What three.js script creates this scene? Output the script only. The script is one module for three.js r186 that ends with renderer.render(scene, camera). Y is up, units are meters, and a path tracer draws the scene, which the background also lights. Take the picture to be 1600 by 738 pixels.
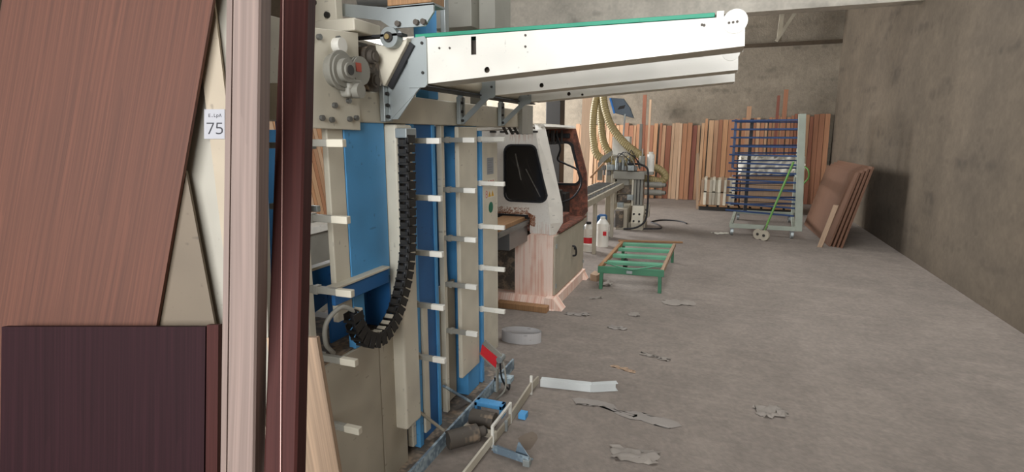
import * as THREE from 'three';
import { RoundedBoxGeometry } from 'three/addons/geometries/RoundedBoxGeometry.js';
import { mergeGeometries } from 'three/addons/utils/BufferGeometryUtils.js';
import { RectAreaLightUniformsLib } from 'three/addons/lights/RectAreaLightUniformsLib.js';

// ---------------------------------------------------------------- camera, sky, daylight, exposure
const scene = new THREE.Scene();
const camera = new THREE.PerspectiveCamera(46.94, 1600 / 738, 0.05, 80);
camera.position.set(0, 1.6, 0);
camera.rotation.set(-10.6 * Math.PI / 180, 20.6 * Math.PI / 180, 0, 'YXZ');
scene.add(camera);
const renderer = new THREE.WebGLRenderer({ antialias: true });
renderer.toneMapping = THREE.LinearToneMapping;
renderer.toneMappingExposure = 1.07;
renderer.shadowMap.enabled = true;
renderer.shadowMap.type = THREE.PCFSoftShadowMap;
RectAreaLightUniformsLib.init();
const SKY = new THREE.Color(0.97, 0.99, 1.02);
scene.background = SKY;
scene.backgroundIntensity = 3;
function daylight(w, h, x, y, z, tx, ty, tz, power) {               // the daylight in one opening of the hall
  const l = new THREE.RectAreaLight(SKY, power, w, h);
  l.position.set(x, y, z); l.lookAt(tx, ty, tz); l.name = 'window_daylight'; scene.add(l);
}
// openings of the hall: a high window band behind the camera, a window in the far left wall, a rooflight over the open floor
const DOOR = { x0: -2.4, x1: 2.2, y0: 1.5, y1: 4.7, z: 4 };
const WIN = { z0: -13.4, z1: -9.2, y0: 1.6, y1: 4.6, x: -8 };
const ROOF = { x0: -1.0, x1: 2.0, z0: -7.6, z1: -3.0 };
daylight(DOOR.x1 - DOOR.x0, DOOR.y1 - DOOR.y0, (DOOR.x0 + DOOR.x1) / 2, (DOOR.y0 + DOOR.y1) / 2, DOOR.z + 0.12, (DOOR.x0 + DOOR.x1) / 2, (DOOR.y0 + DOOR.y1) / 2, 0, 10.5);
daylight(WIN.z1 - WIN.z0, WIN.y1 - WIN.y0, WIN.x - 0.12, (WIN.y0 + WIN.y1) / 2, (WIN.z0 + WIN.z1) / 2, 0, (WIN.y0 + WIN.y1) / 2, (WIN.z0 + WIN.z1) / 2, 28);
daylight(ROOF.x1 - ROOF.x0, ROOF.z1 - ROOF.z0, (ROOF.x0 + ROOF.x1) / 2, 5.1, (ROOF.z0 + ROOF.z1) / 2, (ROOF.x0 + ROOF.x1) / 2, 0, (ROOF.z0 + ROOF.z1) / 2 + .001, 1.5);

// ---------------------------------------------------------------- helpers
let seed = 7;
const rnd = () => { seed = (seed + 0x6D2B79F5) | 0; let t = Math.imul(seed ^ (seed >>> 15), 1 | seed); t = (t + Math.imul(t ^ (t >>> 7), 61 | t)) ^ t; return ((t ^ (t >>> 14)) >>> 0) / 4294967296; };
const rr = (a, b) => a + (b - a) * rnd();
const V = (x, y, z) => new THREE.Vector3(x, y, z);
const R = d => d * Math.PI / 180;
const names = {};
const numbered = n => { const k = names[n] = (names[n] ?? -1) + 1; return k ? `${n}_${String(k).padStart(3, '0')}` : n; };
const base = new WeakMap();
function uvBox(g) {                                                   // uv in metres, across each face
  if (g.index) g = g.toNonIndexed();
  const p = g.attributes.position, n = g.attributes.normal, uv = new Float32Array(p.count * 2);
  for (let i = 0; i < p.count; i += 3) {
    const a = [0, 0, 0];
    for (let k = 0; k < 3; k++) { a[0] += Math.abs(n.getX(i + k)); a[1] += Math.abs(n.getY(i + k)); a[2] += Math.abs(n.getZ(i + k)); }
    const m = a[1] > a[0] && a[1] > a[2] ? 1 : a[0] > a[2] ? 0 : 2;
    for (let k = 0; k < 3; k++) {
      const x = p.getX(i + k), y = p.getY(i + k), z = p.getZ(i + k);
      uv[2 * (i + k)] = m === 0 ? z : x; uv[2 * (i + k) + 1] = m === 1 ? z : y;
    }
  }
  g.setAttribute('uv', new THREE.BufferAttribute(uv, 2));
  for (const k of Object.keys(g.attributes)) if (!['position', 'normal', 'uv'].includes(k)) g.deleteAttribute(k);
  return g;
}
function shiftUV(g, u, v) { const a = g.attributes.uv; for (let i = 0; i < a.count; i++) a.setXY(i, a.getX(i) + u, a.getY(i) + v); return g; }
const BX = (w, h, d, r = 0) => uvBox(r ? new RoundedBoxGeometry(w, h, d, 1, r) : new THREE.BoxGeometry(w, h, d));
const box = (x0, x1, y0, y1, z0, z1, r = 0) => shiftUV(BX(Math.abs(x1 - x0), Math.abs(y1 - y0), Math.abs(z1 - z0), Math.min(r, Math.abs(x1 - x0) * .45, Math.abs(y1 - y0) * .45, Math.abs(z1 - z0) * .45)), x0 * 3 + z0, y0 + x0).translate((x0 + x1) / 2, (y0 + y1) / 2, (z0 + z1) / 2);
const Q = new THREE.Quaternion(), M4 = new THREE.Matrix4();
function bar(p, q, w, d = w, r = 0, up = null) {                       // a bar from p to q, w across and d deep
  const a = V(...p), b = V(...q), dir = b.clone().sub(a), L = dir.length(); dir.normalize();
  let s = up ? V(...up) : Math.abs(dir.y) > .9 ? V(0, 0, 1) : V(0, 1, 0);
  const x = new THREE.Vector3().crossVectors(dir, s).normalize(), z = new THREE.Vector3().crossVectors(x, dir).normalize();
  return BX(w, L, d, Math.min(r, w * .45, d * .45)).applyMatrix4(M4.makeBasis(x, dir, z)).translate((p[0] + q[0]) / 2, (p[1] + q[1]) / 2, (p[2] + q[2]) / 2);
}
function rod(p, q, r, n = 10, r2 = r) {
  const a = V(...p), b = V(...q), dir = b.clone().sub(a), L = dir.length();
  const g = uvBox(new THREE.CylinderGeometry(r2, r, L, n));
  return g.applyQuaternion(Q.setFromUnitVectors(V(0, 1, 0), dir.normalize())).translate((p[0] + q[0]) / 2, (p[1] + q[1]) / 2, (p[2] + q[2]) / 2);
}
const curve = pts => new THREE.CatmullRomCurve3(pts.map(p => V(...p)));
const tube = (pts, r, n = 40, m = 8) => uvBox(new THREE.TubeGeometry(curve(pts), n, r, m));
function shapeOf(pts, holes = []) {
  const s = new THREE.Shape(pts.map(p => new THREE.Vector2(...p)));
  for (const h of holes) s.holes.push(h.r ? new THREE.Path().absarc(h.x, h.y, h.r, 0, 7, true) : new THREE.Path(h.map(p => new THREE.Vector2(...p))));
  return s;
}
const EX = (s, d, b = 0) => uvBox(new THREE.ExtrudeGeometry(s, { depth: d, bevelEnabled: b > 0, bevelSize: b, bevelThickness: b, bevelSegments: 1, bevelOffset: -b, curveSegments: 10 }));
const prismZ = (pts, z0, z1, holes = [], b = 0) => EX(shapeOf(pts, holes), z1 - z0 - 2 * b, b).translate(0, 0, z0 + b);          // (x, y) outline from z0 to z1
const prismX = (pts, x0, x1, holes = [], b = 0) => EX(shapeOf(pts.map(([z, y]) => [-z, y]), holes.map(h => h.r ? { x: -h.x, y: h.y, r: h.r } : h.map(([z, y]) => [-z, y]))), x1 - x0 - 2 * b, b).rotateY(Math.PI / 2).translate(x0 + b, 0, 0);   // (z, y) outline from x0 to x1
const prismY = (pts, y0, y1) => EX(shapeOf(pts.map(([x, z]) => [x, -z])), y1 - y0).rotateX(-Math.PI / 2).translate(0, y0, 0);   // (x, z) outline from y0 to y1
function roundRect(x0, x1, y0, y1, r, sh = 0) {                        // rounded outline, the right edge leaning by sh at the bottom
  const out = [], cs = [[x1 - r, y1 - r, 0], [x0 + r, y1 - r, 90], [x0 + r, y0 + r, 180], [x1 - r + sh, y0 + r, 270]];
  for (const [cx, cy, a] of cs) for (let k = 0; k <= 4; k++) out.push([cx + r * Math.cos(R(a + k * 22.5)), cy + r * Math.sin(R(a + k * 22.5))]);
  return out;
}
function slab(a, b, c, d, th) {                                        // four corners (top left, top right, foot right, foot left) of the front face
  const P = [a, b, c, d].map(p => V(...p)), n = P[1].clone().sub(P[0]).cross(P[3].clone().sub(P[0])).normalize();
  const F = P.map(p => p.clone()), K = P.map(p => p.clone().addScaledVector(n, th));
  const pos = [], uv = [], W = P[0].distanceTo(P[1]), L = P[0].distanceTo(P[3]);
  const quad = (q, w, l, u) => { const t = [[0, l], [w, l], [w, 0], [0, 0]]; for (const i of [0, 2, 1, 0, 3, 2]) { pos.push(q[i].x, q[i].y, q[i].z); uv.push(t[i][0] + u, t[i][1]); } };
  quad([F[0], F[1], F[2], F[3]], W, L, 0); quad([K[1], K[0], K[3], K[2]], W, L, .3);
  quad([F[1], K[1], K[2], F[2]], th, L, .6); quad([K[0], F[0], F[3], K[3]], th, L, .8);
  quad([K[0], K[1], F[1], F[0]], W, th, .1); quad([F[3], F[2], K[2], K[3]], W, th, .1);
  const g = new THREE.BufferGeometry();
  g.setAttribute('position', new THREE.Float32BufferAttribute(pos, 3)); g.setAttribute('uv', new THREE.Float32BufferAttribute(uv, 2)); g.computeVertexNormals();
  return g;
}
// a moulded board: cross-section pts (u across, w towards the viewer), from foot to top
function moulded(pts, foot, top, across) {
  const a = V(...foot), b = V(...top), y = b.clone().sub(a), L = y.length(); y.normalize();
  const x = V(...across).addScaledVector(y, -V(...across).dot(y)).normalize(), z = new THREE.Vector3().crossVectors(x, y);
  const g = EX(shapeOf(pts), L);                                       // along +z of its own, turned so that it runs along y
  const t = g.attributes.uv, p = g.attributes.position;
  for (let i = 0; i < t.count; i++) t.setXY(i, p.getX(i) + p.getY(i) * .7, p.getZ(i));
  return g.applyMatrix4(new THREE.Matrix4().makeBasis(x, z, y.clone().negate())).translate(...top);
}
function thing(name, label, category, at = [0, 0, 0], group) {
  const o = new THREE.Group(); o.name = numbered(name); o.position.set(...at); o.userData = { label, category };
  if (group) o.userData.group = group;
  scene.add(o); base.set(o, at); return o;
}
function part(name, geos, mat, parent, label) {                        // geometry given in world metres, kept relative to the thing's base
  const list = [geos].flat(9), g = list.length > 1 ? mergeGeometries(list) : list[0], b = base.get(parent);
  g.translate(-b[0], -b[1], -b[2]);
  const m = new THREE.Mesh(g, mat); m.name = numbered(name); m.castShadow = m.receiveShadow = true;
  if (label) m.userData.label = label;
  parent.add(m); base.set(m, b); return m;
}
function solo(name, geos, mat, label, category, group) {               // a thing that is one mesh
  const list = [geos].flat(9), g = list.length > 1 ? mergeGeometries(list) : list[0];
  g.computeBoundingBox(); const c = g.boundingBox.getCenter(V(0, 0, 0)), b = [c.x, g.boundingBox.min.y, c.z]; g.translate(-b[0], -b[1], -b[2]);
  const m = new THREE.Mesh(g, mat); m.name = numbered(name); m.position.set(...b); m.castShadow = m.receiveShadow = true;
  m.userData = { label, category }; if (group) m.userData.group = group;
  scene.add(m); base.set(m, b); return m;
}
function struct(name, geos, mat) {
  const list = [geos].flat(9), m = new THREE.Mesh(list.length > 1 ? mergeGeometries(list) : list[0], mat);
  m.name = name; m.userData = { kind: 'structure' }; m.castShadow = m.receiveShadow = true; scene.add(m); base.set(m, [0, 0, 0]); return m;
}

// ---------------------------------------------------------------- textures
function lattice(n, m, s) { let q = s; const a = new Float32Array(n * m); for (let i = 0; i < n * m; i++) { q = (q * 1664525 + 1013904223) >>> 0; a[i] = q / 4294967296; } return a; }
function noise(n, m, s) {                                              // tiling value noise with n by m cells
  const a = lattice(n, m, s);
  return (u, v) => {
    const x = u * n, y = v * m, i = Math.floor(x), j = Math.floor(y), f = x - i, g = y - j, s1 = f * f * (3 - 2 * f), s2 = g * g * (3 - 2 * g);
    const at = (p, q) => a[((q % m + m) % m) * n + ((p % n + n) % n)];
    return (at(i, j) * (1 - s1) + at(i + 1, j) * s1) * (1 - s2) + (at(i, j + 1) * (1 - s1) + at(i + 1, j + 1) * s1) * s2;
  };
}
function tex(w, h, sizeU, sizeV, f, srgb = true) {
  const d = new Uint8Array(w * h * 4);
  for (let j = 0; j < h; j++) for (let i = 0; i < w; i++) { const c = f(i / w, j / h), k = 4 * (j * w + i); for (let n = 0; n < 3; n++) d[k + n] = Math.max(0, Math.min(255, (c.length ? c[n] : c) * 255)); d[k + 3] = 255; }
  const t = new THREE.DataTexture(d, w, h); t.wrapS = t.wrapT = THREE.RepeatWrapping; t.magFilter = THREE.LinearFilter; t.minFilter = THREE.LinearMipmapLinearFilter; t.generateMipmaps = true;
  t.repeat.set(1 / sizeU, 1 / sizeV); if (srgb) t.colorSpace = THREE.SRGBColorSpace; t.needsUpdate = true; return t;
}
const nA = noise(6, 6, 1), nB = noise(17, 17, 2), nC = noise(64, 64, 3), nD = noise(200, 200, 4), nV = noise(90, 4, 5), nV2 = noise(30, 3, 6), nW = noise(160, 9, 7), nE = noise(256, 256, 9);
const grain = tex(512, 512, .35, 1.6, (u, v) => { const w = u + .02 * (nA(u, v) - .5); return .80 + .13 * nV(w, v) + .10 * nW(w, v) - .08 * (nV2(w, v) > .72 ? 1 : 0) * nW(u, v); });
const grime = tex(512, 512, 1.1, 1.1, (u, v) => { const b = nB(u, v), s = nC(u, v); let c = .86 + .08 * nA(u, v) + .06 * b; if (s > .9 && b > .6) c -= .22 * (s - .9) / .1; if (nD(u, v) > .97) c -= .06; return [c, c * .993, c * .975]; });
const dusty = tex(512, 512, .8, .8, (u, v) => { const k = Math.min(1, Math.max(0, (nB(u, v) * .6 + nC(u, v) * .4 - .42) * 3)); return [.62 + .38 * k, .62 + .33 * k, .62 + .27 * k]; });
const stained = tex(512, 512, .75, 1.0, (u, v) => { const s = Math.max(0, nV(u, v) * .55 + nV2(u, v) * .5 + nB(u, v) * .25 - .52), d = nD(u, v) > .9 ? .06 : 0; return [.96 - s * .14 - d, .90 - s * .34 - d, .86 - s * .40 - d]; });
const rusty = tex(512, 512, .5, .5, (u, v) => { const k = nB(u, v) * .5 + nC(u, v) * .3 + nA(u, v) * .3, t = Math.min(1, Math.max(0, (k - .35) * 2.6)); return [.34 + .22 * t, .23 + .11 * t, .19 + .07 * t]; });
const concrete = tex(1024, 1024, 4.1, 4.1, (u, v) => {
  let c = .80 + .06 * (nA(u, v) - .5) + .06 * (nB(u, v) - .5) + .05 * (nC(u, v) - .5) + .06 * (nD(u, v) - .5) + .05 * (nE(u, v) - .5);
  const st = noiseStreak(u, v); c += st; return [c, c * .965, c * .925];
});
function noiseStreak(u, v) { const k = nW(v, u) * .5 + nV(v, u) * .5; return k > .74 ? .025 : k < .24 ? -.022 : 0; }
const concreteBump = tex(512, 512, 1.3, 1.3, (u, v) => .5 + .3 * (nC(u, v) - .5) + .3 * (nD(u, v) - .5) + .3 * (nB(u, v) - .5), false);
const plaster = tex(1024, 1024, 5.2, 5.2, (u, v) => {
  let c = .80 + .10 * (nA(u, v) - .5) + .08 * (nB(u, v) - .5) + .07 * (nC(u, v) - .5) + .05 * (nD(u, v) - .5);
  const k = nB(u * .5 + .3, v * 2) * .6 + nC(u, v) * .4; if (k > .66) c -= .6 * (k - .66); return [c, c * .975, c * .935];
});
const endGrain = tex(256, 256, .3, .3, (u, v) => .78 + .16 * nC(u, v) + .08 * nD(u, v));

// ---------------------------------------------------------------- materials
const std = (color, rough, o = {}) => new THREE.MeshStandardMaterial({ color, roughness: rough, ...o });
const M = {
  cream: std('#ddd7c6', .5, { map: grime }), creamDirty: std('#b8b09f', .62, { map: grime }), white: std('#f0eee6', .45, { map: grime }),
  blue: std('#5caae6', .5, { map: grime }), blueDark: std('#2a6aa8', .5, { map: grime }), paleBlue: std('#a9c3d6', .55, { map: dusty }), rackBlue: std('#2e4772', .5, { map: grime }),  // blueDark: the machine blue with its inner shade put into the colour
  galv: std('#aeb6b8', .42, { map: grime, metalness: .55 }), galvLight: std('#d9dedf', .5, { map: grime, metalness: .1 }), steel: std('#8f9090', .38, { metalness: .75, map: grime }), greyPaint: std('#97958c', .55, { map: grime }), rackGrey: std('#a3ab9f', .55, { map: grime }),
  dark: std('#26231f', .6), rubber: std('#17171a', .55), chain: std('#2a2825', .5, { map: dusty }), chainBar: std('#8a8374', .6, { map: dusty }), dirtySteel: std('#8a7f72', .7, { map: dusty }),
  belt: std('#2f9a7c', .6, { map: grime }), red: std('#c4202a', .45), orangeRed: std('#a8452f', .6), brass: std('#a08d62', .4, { metalness: .6 }),
  pale: std('#8c786e', .7, { map: grain }), paleSide: std('#a98c7a', .62, { map: grain }), mahogany: new THREE.MeshPhysicalMaterial({ color: '#482622', roughness: .7, specularIntensity: .35, map: grain }), mahoganyDark: new THREE.MeshPhysicalMaterial({ color: '#2f171b', roughness: .7, specularIntensity: .35, map: grain }), redwood: std('#653c2b', .7, { map: grain }),
  pine: std('#b3967a', .65, { map: grain }), batten: std('#a98058', .7, { map: grain }), tan: std('#b3a590', .6, { map: grime }), tanShade: std('#776957', .62, { map: grime }), whitePanel: std('#aaa599', .6, { map: grime }),  // the two tans are shadow tones for strips on the white panel
  stained: std('#fff4ec', .55, { map: stained }), hood: std('#efebe2', .42, { map: grime }), rust: std('#ffffff', .8, { map: rusty }), green: std('#437f60', .55, { map: grime }), greenTop: std('#64a586', .6, { map: grime }),
  hose: std('#ab9a6c', .55, { map: grime }), foam: std('#e6e2d6', .8, { map: grime }), greyFelt: std('#9d9690', .9, { map: grime }), film: std('#9d958d', .8, { map: grime }),
  plywood: std('#704c35', .6, { map: grain }), strap: std('#5c8a3f', .6), floor: std('#a39c96', .93, { map: concrete, bumpMap: concreteBump, bumpScale: .004 }),
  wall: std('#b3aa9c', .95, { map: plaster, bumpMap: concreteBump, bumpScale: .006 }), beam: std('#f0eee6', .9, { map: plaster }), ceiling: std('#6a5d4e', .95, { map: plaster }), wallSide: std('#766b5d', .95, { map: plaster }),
  glassDark: new THREE.MeshPhysicalMaterial({ color: '#4a4743', roughness: .08, transmission: 1, thickness: 0, ior: 1.5 }),
};
const plankTones = ['#d9a478', '#c8906a', '#b47c5c', '#dfb38a', '#a56a50', '#cda07c', '#e4bf9c', '#965a48', '#c99c76'].map(c => std(c, .66, { map: grain }));

// ---------------------------------------------------------------- the hall
const [WL, WR, ZB, ZF, HC] = [-8, 2.42, -14.5, 4, 5.0];
struct('floor', box(WL - .3, WR + .3, -.2, 0, ZB - .3, ZF + .3), M.floor);
struct('wall_back', [box(WL - .3, WR + .3, 0, 3.66, ZB - .3, ZB), box(WL - .3, WR + .3, 3.66, HC, ZB - .3, ZB - .12)], M.wall);
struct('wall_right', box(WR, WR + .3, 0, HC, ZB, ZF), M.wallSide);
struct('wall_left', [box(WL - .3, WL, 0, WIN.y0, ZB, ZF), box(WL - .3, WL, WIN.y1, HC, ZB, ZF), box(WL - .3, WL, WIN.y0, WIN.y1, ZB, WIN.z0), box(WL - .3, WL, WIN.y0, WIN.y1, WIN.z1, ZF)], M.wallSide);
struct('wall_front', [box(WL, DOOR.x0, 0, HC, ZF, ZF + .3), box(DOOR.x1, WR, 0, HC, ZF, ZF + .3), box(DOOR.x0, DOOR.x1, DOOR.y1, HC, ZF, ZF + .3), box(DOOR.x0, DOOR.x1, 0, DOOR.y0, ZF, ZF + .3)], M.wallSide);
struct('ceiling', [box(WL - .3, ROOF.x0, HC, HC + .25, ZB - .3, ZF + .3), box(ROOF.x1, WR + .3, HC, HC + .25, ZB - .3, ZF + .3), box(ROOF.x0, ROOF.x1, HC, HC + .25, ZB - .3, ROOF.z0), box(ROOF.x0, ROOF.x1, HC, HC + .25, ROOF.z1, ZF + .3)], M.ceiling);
struct('ceiling_beam', box(WL, WR, 3.335, HC, -9.3, -9), M.beam);
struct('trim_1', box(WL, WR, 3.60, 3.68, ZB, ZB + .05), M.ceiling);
struct('roof_brace', [bar([1.05, 3.66, -14.1], [1.75, 4.9, -14.1], .07), bar([1.1, 3.66, -14.15], [1.15, 4.9, -14.15], .09)], M.creamDirty);

// ---------------------------------------------------------------- boards leaning beside the camera
const acrossCam = [Math.cos(R(20.6)), 0, -Math.sin(R(20.6))];
{
  const t = thing('timber_post', 'pale pinkish wooden jamb with a long groove, upright nearest on the left', 'timber', [-.70, 0, -.45]);
  part('jamb', moulded([[-.0285, 0], [-.019, 0], [-.019, -.004], [-.0165, -.004], [-.0165, 0], [.027, 0], [.030, -.004], [.030, -.042], [-.0285, -.042]], [-.6975, .004, -.451], [-.82, 2.3, -.8645], acrossCam), M.pale, t);
}
{
  const t = thing('mahogany_post', 'dark red-brown varnished post with a thin pale line, right of the pale jamb', 'timber', [-.49, 0, -.31]);
  part('post', moulded([[-.033, -.003], [-.030, 0], [.020, 0], [.024, -.004], [.024, -.045], [-.033, -.045]], [-.4875, .006, -.308], [-.924, 2.35, -1.1235], acrossCam), M.mahogany, t);
  part('pale_line', slab([-.950, 2.30, -1.0915], [-.9485, 2.30, -1.092], [-.4695, .05, -.327], [-.4705, .05, -.3266], .002), std('#c89f94', .5), t, 'thin pale line along the post');
}
solo('pine_board', slab([-.985, 1.12, -.950], [-.875, 1.12, -.994], [-.62, .002, -.862], [-.80, .002, -.797], .022), M.pine, 'short light pine board leaning low beside the dark mahogany post', 'board');
solo('white_panel', slab([-1.566, 2.2, -1.227], [-1.286, 2.2, -1.332], [-1.079, .002, -.97], [-1.359, .002, -.865], .03), M.whitePanel, 'white painted panel leaning behind the pale jamb and the tagged shade strip', 'panel');
{
  const t = thing('tagged_shade_strip', 'narrow tan strip standing for a cast shadow, carrying the paper tag marked 75', 'board', [-1, 0, -.93]);  // a shadow cast on the white panel, built as a tan strip
  part('board', slab([-1.444, 2.1, -1.231], [-1.389, 2.1, -1.252], [-1.009, .002, -.975], [-1.064, .002, -.954], .010), M.tan, t);
  const c = document.createElement('canvas'); c.width = 256; c.height = 380; const x = c.getContext('2d');
  x.fillStyle = '#a9a8ab'; x.fillRect(0, 0, 256, 380); x.fillStyle = '#333236'; x.textAlign = 'center'; x.font = 'bold 56px monospace'; x.fillText('E.LpA', 134, 100); x.font = '205px sans-serif'; x.fillText('75', 134, 318);
  const tt = new THREE.CanvasTexture(c); tt.colorSpace = THREE.SRGBColorSpace;
  const lab = part('paper_tag', uvBox(new THREE.BoxGeometry(.058, .084, .001)), std('#b9b8ba', .8), t, 'white paper tag printed 75');
  const face = new THREE.PlaneGeometry(.058, .084).translate(0, 0, .0008), print = part('print', face, std('#ffffff', .8, { map: tt }), lab);
  face.translate(-1, 0, -.93); lab.geometry.translate(-1, 0, -.93);
  const P0 = V(-1.444, 2.1, -1.231), xx = V(-1.389, 2.1, -1.252).sub(P0).normalize(), dn = V(-1.064, .002, -.954).sub(P0), z = dn.clone().cross(xx).normalize(), y = new THREE.Vector3().crossVectors(z, xx);
  lab.quaternion.setFromRotationMatrix(M4.makeBasis(xx, y, z));
  const at = P0.clone().addScaledVector(dn, (2.1 - 1.628) / 2.098).addScaledVector(xx, .019).addScaledVector(z, .0016); lab.position.set(at.x + 1, at.y, at.z + .93);
}
solo('tan_shade_sheet', slab([-1.782, 1.5, -.968], [-1.396, 1.5, -1.113], [-1.028, .002, -.952], [-1.414, .002, -.807], .010), M.tanShade, 'wide tan sheet standing for a shadow slanting low left on the white panel', 'board');  // shadow on the white panel, painted as a tan sheet
solo('redwood_board', slab([-1.834, 2.5, -1.13], [-1.286, 2.5, -1.336], [-1.537, .002, -.742], [-2.085, .002, -.536], .012), M.redwood, 'wide reddish board slanting across the upper left corner', 'board');
solo('mahogany_board', slab([-1.76, 1.095, -.814], [-1.251, 1.095, -1.005], [-1.19, .002, -.809], [-1.70, .002, -.617], .02), M.mahoganyDark, 'wide dark mahogany board with its top edge at waist height, lower left', 'board');
solo('mahogany_strip', slab([-1.247, 1.1, -1.0065], [-1.219, 1.1, -1.018], [-1.156, .002, -.822], [-1.185, .002, -.811], .02), M.mahogany, 'narrow red-brown strip standing at the right edge of the wide dark mahogany board', 'board');

// ---------------------------------------------------------------- the blue and cream stacker
const ST = thing('stacking_machine', 'tall blue and cream stacking machine with three long conveyor arms and columns of fingers', 'machine', [-1.5, 0, -2.3]);
{
  const XF = -1.3;
  const rail = part('bottom_rail', [box(-1.46, -1.245, 0, .06, -3.3, -1.3, .004)], M.dirtySteel, ST);
  part('rail_lip', box(-1.245, -1.232, 0, .072, -3.32, -1.3), M.paleBlue, rail, 'blue grey lip of the rail');
  part('lower_cover', box(-1.9, XF, 0, .76, -1.85, -1.25, .005), M.creamDirty, ST);
  part('lower_cover', box(-1.9, XF - .002, 0, .75, -2.05, -1.855, .005), M.creamDirty, ST);
  part('rear_frame', [box(-1.98, -1.92, 0, 1.75, -3.3, -3.22, .004), box(-1.98, -1.92, 0, 1.75, -2.15, -2.07, .004)], M.blueDark, ST);
  part('rear_cover', box(-1.92, -1.905, 1.765, 2.12, -4.45, -1.46, .003), M.creamDirty, ST);
  part('crossbeam', box(-1.42, -1.29, 1.645, 1.765, -3.8, -1.44, .006), M.cream, ST);
  part('rear_beam', box(-1.98, -1.9, 1.66, 1.765, -4.5, -1.44, .006), M.cream, ST);
  for (const z of [-1.9, -3.75]) part('beam_tie', box(-1.95, -1.36, 1.68, 1.75, z - .05, z + .03, .004), M.cream, ST);
  part('column', box(-1.325, XF, .9, 1.645, -1.69, -1.6, .005), M.cream, ST, 'narrow cream column');
  part('column', box(-1.33, XF + .002, 1.0, 1.645, -1.955, -1.692, .004), M.blue, ST, 'wide blue column');
  part('column_foot', box(-1.33, XF + .002, .76, .998, -1.765, -1.692, .004), M.blue, ST);
  part('recess_panel', [box(-1.43, -1.42, .76, 1.0, -1.955, -1.7), box(-1.42, -1.3, .76, 1.0, -1.955, -1.945)], M.blueDark, ST);  // darker blue carries the shade under the bar
  part('cover_top', box(-1.88, -1.31, .76, .766, -1.94, -1.27), std('#8f7f6c', .9, { map: dusty }), ST, 'dusty brown top of the lower cover');
  part('inner_wall', box(-1.88, -1.865, .77, 1.62, -2.0, -1.75), M.blue, ST);
  part('inner_wall', box(-1.88, -1.865, .77, .99, -1.75, -1.27), M.blue, ST);
  part('inner_shelf', box(-1.86, -1.44, .985, .995, -1.95, -1.5), M.blueDark, ST);
  part('column', box(-1.5, -1.312, .06, 1.645, -2.385, -2.19, .004), M.blueDark, ST, 'blue column');
  part('column_flange', box(-1.33, -1.296, .06, 1.645, -2.19, -2.155, .003), M.blue, ST);
  part('column_flange', box(-1.33, -1.305, .06, 1.645, -2.40, -2.372, .003), M.blue, ST);
  part('column', box(-1.5, -1.31, .06, 1.645, -2.905, -2.745, .004), M.blue, ST, 'blue column behind the last cover');
  part('column_flange', box(-1.34, -1.30, .06, 1.62, -2.962, -2.93, .003), M.blue, ST);
  part('back_panel', box(-1.62, -1.59, .06, 1.645, -2.74, -2.06), M.blueDark, ST);
  part('low_panel', box(-1.36, -1.345, .1, .8, -2.66, -2.42, .003), M.creamDirty, ST);
  part('strut', bar([-1.35, .80, -2.56], [-1.34, 1.16, -2.50], .03, .012), M.greyPaint, ST);
  part('narrow_strip', box(-1.30, -1.285, .12, .78, -2.245, -2.195, .004), M.cream, ST);
  part('cover_strip', box(-1.35, -1.245, .27, 1.64, -2.09, -1.96, .012), M.cream, ST);
  part('cover_strip', box(-1.302, -1.275, .235, 1.64, -2.84, -2.6, .008), M.cream, ST);
  part('floor_stay', bar([-1.3, .27, -2.42], [-1.26, .07, -2.66], .022, .012), M.paleBlue, ST);
  part('floor_stay', bar([-1.3, .29, -2.12], [-1.25, .09, -2.3], .022, .012), M.creamDirty, ST);
  // upright strips with their rows of fingers
  const levels = [1.572, 1.32, 1.066, .815, .556];
  const strips = [[-1.48, .1], [-2.135, .08], [-2.5, .08], [-2.9, .08]];
  strips.forEach(([z, y0], i) => {
    part('upright_strip', [box(-1.345, -1.315, y0, 1.645, z - .016, z + .016, .003)], M.cream, ST);
    levels.forEach((y, k) => {
      const f = part('finger', [box(-1.33, -1.2, y - .012, y + .012, z - .01, z + .01, .002), box(-1.295, -1.275, y - .016, y + .016, z - .013, z + .013, .002)], i === 3 ? M.white : M.greyPaint, ST);
      part('finger_tip', box(-1.2, -1.135, y - .0135, y + .0125, z - .011, z + .011, .003), i ? M.white : M.cream, f);
    });
  });
  for (const y of [1.56, 1.335]) part('finger', box(-1.56, -1.34, y - .011, y + .011, -1.75 + .16, -1.75 + .18, .002), M.galv, ST);
  // brackets and bar low in the first bay
  part('bay_bar', box(-1.285, -1.268, .985, 1.045, -1.9, -1.55, .003), M.blueDark, ST);
  part('bar_edge', box(-1.31, -1.262, 1.045, 1.056, -1.9, -1.55, .003), M.cream, ST);
  part('bay_bar', box(-1.40, -1.385, 1.02, 1.10, -1.72, -1.5, .003), M.blueDark, ST);
  part('bar_edge', box(-1.42, -1.38, 1.10, 1.111, -1.72, -1.5, .003), M.cream, ST);
  part('gusset', prismX([[-1.48, 1.15], [-1.48, .89], [-1.69, .94], [-1.69, 1.0], [-1.60, 1.0]], -1.43, -1.42), M.blueDark, ST);
  part('drive_wheel', [rod([-1.60, .85, -1.70], [-1.54, .85, -1.70], .032, 18), rod([-1.54, .85, -1.70], [-1.53, .85, -1.70], .012, 10)], M.dirtySteel, ST);
  // cable chain
  const cp = curve([[0, 1.60, -1.985], [0, 1.37, -1.978], [0, 1.10, -1.96], [0, .955, -1.905], [0, .85, -1.825], [0, .808, -1.725], [0, .84, -1.635], [0, .91, -1.585], [0, .965, -1.575]]);
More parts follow.
